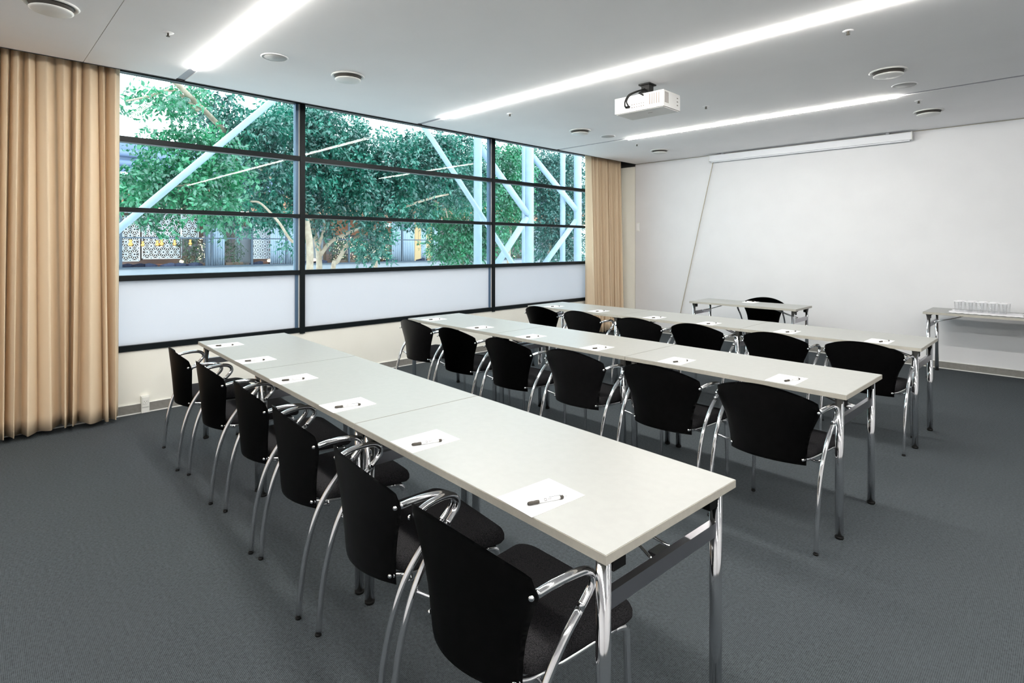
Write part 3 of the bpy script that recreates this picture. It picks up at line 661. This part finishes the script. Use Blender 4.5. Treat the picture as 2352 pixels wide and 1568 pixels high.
tree('dense teal-leaved tree astride the left window mullion', -11.4,
     [(545, 270, 60, 30, 0), (610, 290, 55, 55, .4), (655, 310, 60, 70, .2), (560, 330, 70, 50, -.3), (510, 240, 40, 30, 0), (620, 400, 80, 60, .5), (560, 470, 75, 45, .6), (650, 470, 60, 55, .3), (690, 280, 60, 60, -.4), (730, 330, 60, 70, 0), (760, 290, 70, 60, .2), (740, 410, 60, 60, .4),
      (790, 370, 70, 70, .3), (760, 470, 50, 40, .2), (810, 440, 60, 50, 0), (545, 505, 24, 22, .5), (640, 508, 20, 16, .4), (662, 560, 12, 22, .4), (735, 520, 30, 22, .2), (860, 350, 60, 60, .3)],
     [([(735, None, 0), (733, 600, 0), (728, 560, 0), (718, 520, 0), (712, 470, -.4), (690, 400, -.8), (640, 330, -.8)], .07, .03), ([(733, 590, 0), (760, 555, .2), (800, 535, .5), (828, 522, .6), (850, 500, 0)], .045, .02), ([(728, 575, 0), (745, 520, .2), (740, 480, -.3)], .04, .02)],
     leafA, 5, 1.05)
tree('broad teal tree in the middle of the central window bay', -11.0,
     [(830, 430, 55, 50, .2), (870, 480, 50, 40, .3), (850, 530, 36, 36, .4), (900, 430, 60, 55, 0), (930, 370, 70, 55, .2), (990, 350, 60, 40, 0), (1010, 410, 60, 60, .3), (970, 330, 60, 30, -.3), (1060, 350, 50, 40, .1), (1070, 420, 45, 60, .1), (950, 460, 40, 40, .3),
      (870, 570, 20, 26, .4), (840, 575, 20, 22, .3), (1020, 320, 60, 24, .2), (955, 500, 30, 20, .2)],
     [([(755, None, 0), (765, 618, 0), (775, 600, 0), (800, 560, 0), (825, 540, 0), (870, 500, -.3), (930, 475, .5), (990, 455, .8), (1030, 446, .8)], .055, .02), ([(990, 455, 0), (1020, 475, .1), (1028, 500, .2)], .03, .012)],
     leafA, 8, 1.0)
tree('bushy green tree hanging low beside the first column', -12.2,
     [(1040, 500, 45, 50, 0), (1020, 560, 32, 40, .2), (1060, 570, 40, 40, .2), (1085, 530, 30, 60, 0), (1000, 480, 30, 30, .2), (1110, 440, 26, 60, 0), (1112, 540, 22, 60, .2), (1110, 360, 24, 30, 0)],
     [([(1060, None, 0), (1062, 600, 0), (1050, 520, 0), (1075, 440, 0)], .08, .03)], leafB, 12, 1.0)
tree('bright green tree in the right window bay left of the thick column', -12.6,
     [(1160, 350, 28, 28, 0), (1180, 400, 36, 50, .2), (1150, 460, 26, 50, 0), (1185, 480, 30, 36, .2), (1150, 400, 22, 40, .2), (1195, 350, 22, 30, 0), (1150, 535, 16, 16, .2), (1185, 540, 16, 40, 0)],
     [([(1165, None, 0), (1168, 600, 0), (1172, 500, 0), (1160, 400, 0)], .07, .03)], leafB, 15, 1.1)
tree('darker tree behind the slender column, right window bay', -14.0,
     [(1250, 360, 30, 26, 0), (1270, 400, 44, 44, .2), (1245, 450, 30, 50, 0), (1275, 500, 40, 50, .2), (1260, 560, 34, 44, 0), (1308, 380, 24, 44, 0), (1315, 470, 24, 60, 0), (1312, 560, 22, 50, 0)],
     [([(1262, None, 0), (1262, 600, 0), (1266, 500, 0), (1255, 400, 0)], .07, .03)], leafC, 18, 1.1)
tree('deep green tree farther back behind the central bay', -15.0,
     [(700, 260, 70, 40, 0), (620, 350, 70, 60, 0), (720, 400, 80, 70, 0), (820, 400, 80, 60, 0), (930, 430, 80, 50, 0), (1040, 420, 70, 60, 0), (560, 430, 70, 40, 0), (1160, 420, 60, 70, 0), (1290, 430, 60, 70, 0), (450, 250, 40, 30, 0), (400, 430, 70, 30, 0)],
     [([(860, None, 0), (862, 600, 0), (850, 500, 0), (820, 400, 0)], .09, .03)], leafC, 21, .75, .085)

# restaurant across the atrium
XF = -24.0
def yz(u, v, x=XF): p = at(u, v, 'x', x); return p.y, p.z
RF = empty('restaurant_facade', (XF, yz(700, 600)[0], -.6)); RF0 = Matrix.Translation(RF.location).inverted()
def rpart(name, bm, m, smooth=False, parent=None):
    o = new_obj(name, bm, m, parent or RF, smooth); o.matrix_parent_inverse = RF0 if parent is None else Matrix(); return o
def rect(bm, u0, u1, v0, v1, x0, x1, mi=0):
    um = (u0+u1)/2; a = yz(u0, v0, (x0+x1)/2); b = yz(u1, v0, (x0+x1)/2); za = yz(um, v0, x1)[1]; zb = yz(um, v1, x1)[1]
    box(bm, x0, x1, min(a[0], b[0]), max(a[0], b[0]), min(za, zb), max(za, zb), mi)
yl, yr = yz(150, 500)[0], yz(1420, 500)[0]
ZL = .60; ZM = 1.73
bm = bmesh.new(); box(bm, XF-.3, XF+.1, yl, yr, -.6, ZL); rpart('plinth_wall', bm, conc_m)
bm = bmesh.new(); box(bm, XF-.1, XF+.14, yl, yr, ZL, ZL+.06); box(bm, XF-.02, XF+.05, yl, yr, ZM-.02, ZM+.03)
for u in (277, 474, 486, 578, 658, 735, 801, 923, 1008, 1130, 1153, 1200, 1242): y = yz(u, 560)[0]; box(bm, XF-.02, XF+.06, y-.04, y+.04, ZL, 3.0)
rpart('facade_frame', bm, mull_m)
bm = bmesh.new()
for k, (z0, z1, dx) in enumerate(((2.86, 3.10, 0), (3.13, 3.38, .05), (3.41, 3.66, .1))): box(bm, XF-.1, XF+.12+dx, yl, yr, z0, z1)
rpart('timber_fascia', bm, wood_m)
bm = bmesh.new(); box(bm, XF-4, XF-.1, yl, yr, 2.95, 3.05); rpart('canopy_soffit', bm, mull_m)
bm = bmesh.new(); box(bm, XF-4.2, XF-4, yl, yr, ZL-.2, 5.4); rpart('back_wall', bm, dim_m)
bm = bmesh.new()
for k in range(12): box(bm, XF-2.6, XF-1.8, yl+.4+k*(yr-yl)/12, yl+1.3+k*(yr-yl)/12, 2.92, 2.945)
rpart('added_fill_panel', bm, panel_m)  # added glowing panels that brighten the restaurant interior
bm = bmesh.new(); box(bm, XF-4, XF-.1, yl, yr, -.1, 0); rpart('interior_floor', bm, brown_m)
bm = bmesh.new(); box(bm, XF-.6, XF-.2, yl, yr, 3.66, 5.3); rpart('upper_wall', bm, duct_m)
# warm area on the right: emission in the wall stands for lamplight
bm = bmesh.new(); rect(bm, 952, 1010, 505, 608, XF-3.9, XF-3.8); rpart('glowing_wall', bm, warm_m)
bm = bmesh.new(); rect(bm, 760, 905, 487, 540, XF-3.7, XF-3.6); rpart('timber_wall', bm, wood_m)
for u0, u1, v0, v1, m_ in ((455, 466, 485, 560, brown_m), (466, 474, 520, 612, conc_m), (540, 578, 520, 603, conc_m), (545, 578, 508, 521, brown_m), (700, 741, 520, 602, conc_m), (741, 748, 560, 605, brown_m), (319, 327, 480, 598, brown_m)):
    bm = bmesh.new(); rect(bm, u0, u1, v0, v1, XF-1.3, XF-1.2); rpart('wall_panel', bm, m_)
# lattice screens
def lattice(u0, u1, v0, v1, cell, label=None):
    x = XF-.8; (ya, z1), (yb_, z0) = yz(u0, v0, x), yz(u1, v1, x)
    bm = bmesh.new(); h = cell*math.sqrt(3)/2
    def seg(a, b, w=.012):
        a = Vector((x, *a)); b = Vector((x, *b)); d = b-a; nn = Vector((0, -d.z, d.y)).normalized()*w
        if min(a.y, b.y) < ya or max(a.y, b.y) > yb_ or min(a.z, b.z) < z0 or max(a.z, b.z) > z1: return
        vs = [bm.verts.new(p+Vector((dx, 0, 0))) for dx in (0, .02) for p in (a+nn, b+nn, b-nn, a-nn)]
        for f in ((3, 2, 1, 0), (4, 5, 6, 7), (0, 1, 5, 4), (2, 3, 7, 6)): bm.faces.new([vs[i] for i in f])
    nj = int((z1-z0)/h)+1; ni = int((yb_-ya)/cell)+2
    for j in range(nj):
        for i in range(-1, ni):
            o_ = (j % 2)*cell/2; A = (ya+i*cell+o_, z0+j*h); B = (A[0]+cell, A[1]); T = (A[0]+cell/2, A[1]+h); U = (A[0]+cell*1.5, A[1]+h)
            seg(A, B); seg(A, T); seg(B, T)
            for tri in ((A, B, T), (B, U, T)):
                g_ = (sum(p[0] for p in tri)/3, sum(p[1] for p in tri)/3)
                for p in tri: seg(p, g_, .011)
    fr = .03
    for b_ in ((ya-fr, ya, z0, z1), (yb_, yb_+fr, z0, z1), (ya, yb_, z0-fr, z0), (ya, yb_, z1, z1+fr)): box(bm, x-.01, x+.03, *b_)
    rpart('lattice_screen', bm, lattice_m)
    bm = bmesh.new(); box(bm, x-.25, x-.2, ya, yb_, z0, z1); rpart('lattice_backing', bm, brown_m)
lattice(279, 319, 488, 598, .27); lattice(328, 416, 488, 592, .27); lattice(416, 454, 488, 545, .27); lattice(581, 621, 514, 592, .20)
# sheer curtains inside
def sheer(u0, u1, v0, v1, x=XF-.35):
    (ya, z1), (yb_, z0) = yz(u0, v0, x), yz(u1, v1, x); bm = bmesh.new(); n = 8*max(3, int((u1-u0)/4)); r0 = []; r1 = []
    for i in range(n+1):
        s = i/n; y = ya+(yb_-ya)*s; xx = x+.035*math.sin(i*PI/4)
        r0.append(bm.verts.new((xx, y, z0))); r1.append(bm.verts.new((xx, y, z1)))
    for i in range(n): f = bm.faces.new((r0[i], r0[i+1], r1[i+1], r1[i])); f.smooth = True
    o = rpart('sheer_curtain', bm, sheer_m); o.modifiers.new('t', 'SOLIDIFY').thickness = .005
for a in ((255, 276, 480, 615), (476, 484, 485, 610), (487, 516, 485, 609), (621, 656, 515, 605), (660, 690, 498, 605), (900, 922, 490, 600), (924, 952, 490, 600), (967, 979, 510, 600), (993, 1006, 508, 600), (1150, 1158, 500, 600), (1228, 1241, 500, 600)): sheer(*a)
# pale cove ceiling boxes without emission
bm = bmesh.new()
for u0, u1, v0, v1 in ((545, 640, 496, 507), (880, 905, 512, 520)): rect(bm, u0, u1, v0, v1, XF-3.5, XF-3.0)
rpart('cove_ceiling', bm, roof_m)
tag(RF, 'restaurant front with lattice screens and timber fascia across the atrium', 'building front')
# ivy panels
ivy_specs = [(418, 472, 543, 610, 'ivy planter screen beside the long lattice'), (516, 556, 540, 608, 'dark ivy screen next to the white sheer curtain'), (763, 866, 545, 600, 'wide ivy screen glittering with small lights behind the branches'), (876, 900, 540, 600, 'narrow ivy screen left of the tall sheer curtains'), (1140, 1200, 500, 600, 'leafy screen low behind the crossing braces')]
for i, (u0, u1, v0, v1, lab) in enumerate(ivy_specs):
    x = XF-.6; (ya, z1), (yb_, z0) = yz(u0, v0, x), yz(u1, v1, x); rng = np.random.default_rng(40+i); arrs = []
    nn = int((yb_-ya)*(z1-z0)*110)
    for _ in range(nn): add_leaves(arrs, (x+rng.uniform(-.12, .12), rng.uniform(ya, yb_), rng.uniform(z0+.1, z1)), (.08, .08, .08), 10, .07, rng=rng)
    rt_ = empty('ivy_screen', (x, (ya+yb_)/2, 0)); o = leaf_mesh('foliage', arrs, ivy_m); o.parent = rt_; o.matrix_parent_inverse = Matrix.Translation(rt_.location).inverted()
    bm = bmesh.new(); box(bm, -.15, .15, -(yb_-ya)/2, (yb_-ya)/2, 0.0, z0+.12); new_obj('planter_box', bm, brown_m, rt_)
    bm = bmesh.new()
    for k in range(int((yb_-ya)/.25)+1): tube(bm, [(0, -(yb_-ya)/2+.25*k, z0), (0, -(yb_-ya)/2+.25*k, z1)], .008, 6)
    new_obj('trellis', bm, mull_m, rt_)
    tag(rt_, lab, 'ivy screen', 'ivy screens in the restaurant')
bm = bmesh.new(); rg = random.Random(3)
for u0, u1, n_ in ((765, 900, 380), (455, 474, 50)):
    for _ in range(n_):
        y, z = yz(rg.uniform(u0, u1), rg.uniform(543, 597), XF-.45); s = rg.uniform(.006, .013); lathe(bm, [(0, -s), (s*.8, -s*.5), (s*.8, s*.5), (0, s)], 6, (XF-.45+rg.uniform(-.1, .05), y, z))
tag(new_obj('fairy_lights', bm, lampglow_m), 'tiny warm fairy lights scattered over the ivy screens', 'fairy lights', kind='stuff')
# banquette sofas behind the ledge
for u0, u1, m_, lab in ((283, 452, redwood_m, 'long brown banquette sofa below the lattice screen'), (738, 862, redwood_m, 'long red-brown banquette sofa behind the forked trunks'), (582, 622, redwood_m, 'short brown banquette sofa below the small lattice')):
    x = XF-1.55; ya, yb_ = yz(u0, 600, x)[0], yz(u1, 600, x)[0]; bq = empty('banquette_sofa', (x, (ya+yb_)/2, 0)); hl = (yb_-ya)/2
    bm = bmesh.new(); box(bm, -.30, .0, -hl, hl, .0, .44); new_obj('seat', bm, m_, bq, bevel=.02)
    bm = bmesh.new(); box(bm, -.34, -.24, -hl, hl, .44, 1.02); new_obj('backrest', bm, sofa_m, bq, bevel=.02)
    tag(bq, lab, 'sofa', 'restaurant banquettes')
# pendant lamps, table lamps
pn = None
for u, v, s, lab in ((300, 563, 1, 'leftmost brass pendant before the lattice'), (328, 564, .8, 'small brass pendant in front of the dark post'), (361, 563, .9, 'brass pendant left of the glowing pair partner'), (371, 562, 1.05, 'bright brass pendant, right one of the close pair'), (401, 562, .9, 'brass pendant near the end of the lattice'), (437, 561, .9, 'brass pendant in front of the ivy screen'), (961, 562, 1.0, 'brass pendant in the warm lit area of the restaurant'), (992, 560, 1.2, 'large brass pendant beside the hanging tree leaves')):
    x = XF-.3 if u < 900 else XF-2.5; y, z = yz(u, v, x)
    if pn is None:
        pn = empty('pendant_lamp', (0, 0, 0)); bm = bmesh.new(); lathe(bm, [(.02, .22), (.05, .20), (.06, .15), (.035, .12), (.06, .09), (.085, .03), (.06, -.03), (.02, -.06)], 16); new_obj('shade', bm, brass_m, pn, True)
        bm = bmesh.new(); lathe(bm, [(0, -.07), (.035, -.055), (.045, -.02), (0, -.01)], 12); new_obj('bulb', bm, lampglow_m, pn, True)
        bm = bmesh.new(); tube(bm, [(0, 0, .2), (0, 0, 1.15)], .006, 6); new_obj('cord', bm, mull_m, pn); t = pn
    else: t = copy_tree(pn)
    t.location = (x, y, z); t.scale = (s, s, s); tag(t, lab, 'lamp', 'brass pendants in the restaurant')
tl = None
for u, v, lab in ((417, 601, 'glowing table lamp on the left restaurant tables'), (618, 599, 'glowing table lamp in front of the small lattice'), (722, 597, 'glowing table lamp just right of the left mullion'), (871, 593, 'glowing table lamp below the ivy with fairy lights'), (980, 590, 'glowing table lamp in the warm area'), (1181, 587, 'glowing table lamp behind the crossing braces')):
    x = XF-1.0; y, z = yz(u, v, x)
    if tl is None:
        tl = empty('table_lamp', (0, 0, 0)); bm = bmesh.new(); lathe(bm, [(0, .075), (.05, .065), (.075, .02), (.07, -.02), (.04, -.06), (0, -.065)], 16); new_obj('globe', bm, lampglow_m, tl, True)
        bm = bmesh.new(); lathe(bm, [(0, -.16), (.05, -.16), (.05, -.15), (.015, -.14), (.015, -.06), (0, -.06)], 12); new_obj('base', bm, mull_m, tl); t = tl
    else: t = copy_tree(tl)
    t.location = (x, y, z); tag(t, lab, 'lamp', 'table lamps in the restaurant')
# restaurant tables and chairs behind the ledge
rtb = None
for i, (u, lab) in enumerate(((300, 'restaurant table at the far left behind the ledge'), (355, 'restaurant table under the close pair of pendants'), (420, 'restaurant table carrying the left table lamp'), (600, 'restaurant table before the small lattice'), (720, 'restaurant table right of the left mullion'), (870, 'restaurant table below the lit ivy'), (980, 'restaurant table in the warm lit area'), (1180, 'restaurant table seen behind the crossing braces'))):
    y = yz(u, 600, XF-1.0)[0]
    if rtb is None:
        rtb = empty('restaurant_table', (0, 0, 0)); bm = bmesh.new(); lathe(bm, [(0, .73), (.38, .73), (.38, .70), (0, .70)], 24); new_obj('tabletop', bm, redwood_m, rtb)
        bm = bmesh.new(); lathe(bm, [(0, 0), (.25, 0), (.25, .02), (.035, .04), (.035, .70), (0, .70)], 16); new_obj('pedestal', bm, mull_m, rtb); t = rtb
    else: t = copy_tree(rtb)
    t.location = (XF-1.0, y, 0); tag(t, lab, 'table', 'restaurant tables')
rc = None; j = 0
spots = [(285, .0, 0), (318, 0, 1), (340, 0, 0), (385, 0, 1), (408, 0, 0), (445, 0, 1), (585, 0, 0), (700, 0, 0), (735, 0, 1), (855, 0, 0), (888, 0, 1), (960, 0, 0), (1000, 0, 1)]
names_ = ['at the far left beside the pale curtain', 'below the second pendant', 'below the third pendant', 'between the close pendants and the left lamp', 'left of the left lamp', 'beneath the ivy screen', 'beside the small lattice', 'just left of the forked trunk', 'between the pale trunks', 'below the glittering ivy', 'left of the tall sheer curtains', 'left in the warm lit area', 'right in the warm lit area']
for (u, dx, k), nm in zip(spots, names_):
    y = yz(u, 600, XF-.6)[0]
    if rc is None:
        rc = empty('lounge_chair', (0, 0, 0)); bm = bmesh.new()
        pr_ = []
        for i in range(9): a = PI*(i/8)-PI/2; pr_.append((.28*math.cos(a)+.02, .26*math.sin(a)))
        lo = [bm.verts.new((x, y_, .40)) for x, y_ in pr_]; hi = [bm.verts.new((x*1.1, y_*1.12, .80-.10*abs(i-4)/4)) for i, (x, y_) in enumerate(pr_)]
        for i in range(8): bm.faces.new((lo[i], lo[i+1], hi[i+1], hi[i]))
        bmesh.ops.solidify(bm, geom=bm.faces[:], thickness=.04); new_obj('backrest', bm, leather_m, rc)
        bm = bmesh.new(); box(bm, -.24, .24, -.25, .25, .38, .46); new_obj('seat', bm, leather_m, rc, bevel=.03)
        for sx in (-1, 1):
            for sy in (-1, 1): bm = bmesh.new(); tube(bm, [(.2*sx, .2*sy, .38), (.24*sx, .24*sy, 0)], .015, 8); new_obj('leg', bm, redwood_m, rc)
        t = rc
    else: t = copy_tree(rc)
    t.location = (XF-.52, y, 0); t.rotation_euler = (0, 0, random.uniform(-.4, .4)); tag(t, 'dark restaurant chair behind the ledge, %s' % nm, 'chair', 'restaurant chairs')
# ducts and roof beams high in the atrium
for (a, b, w, lab, m_) in [((225, 345), (700, 392), 14, 'upper blue-grey pipe behind the left tree', duct_m), ((225, 368), (700, 408), 11, 'middle blue-grey pipe behind the left tree', duct_m), ((225, 397), (420, 404), 10, 'white pipe low beside the left curtain', roof_m)]:
    A, B = at(*a, 'x', XF-.08), at(*b, 'x', XF-.08); d = ((A+B)/2-Vector((0, 0, CAM_H))).dot(fw); pipe('atrium_pipe', A, B, w/2*d/F, m_, lab, 'pipe', 'large pipes high in the atrium')
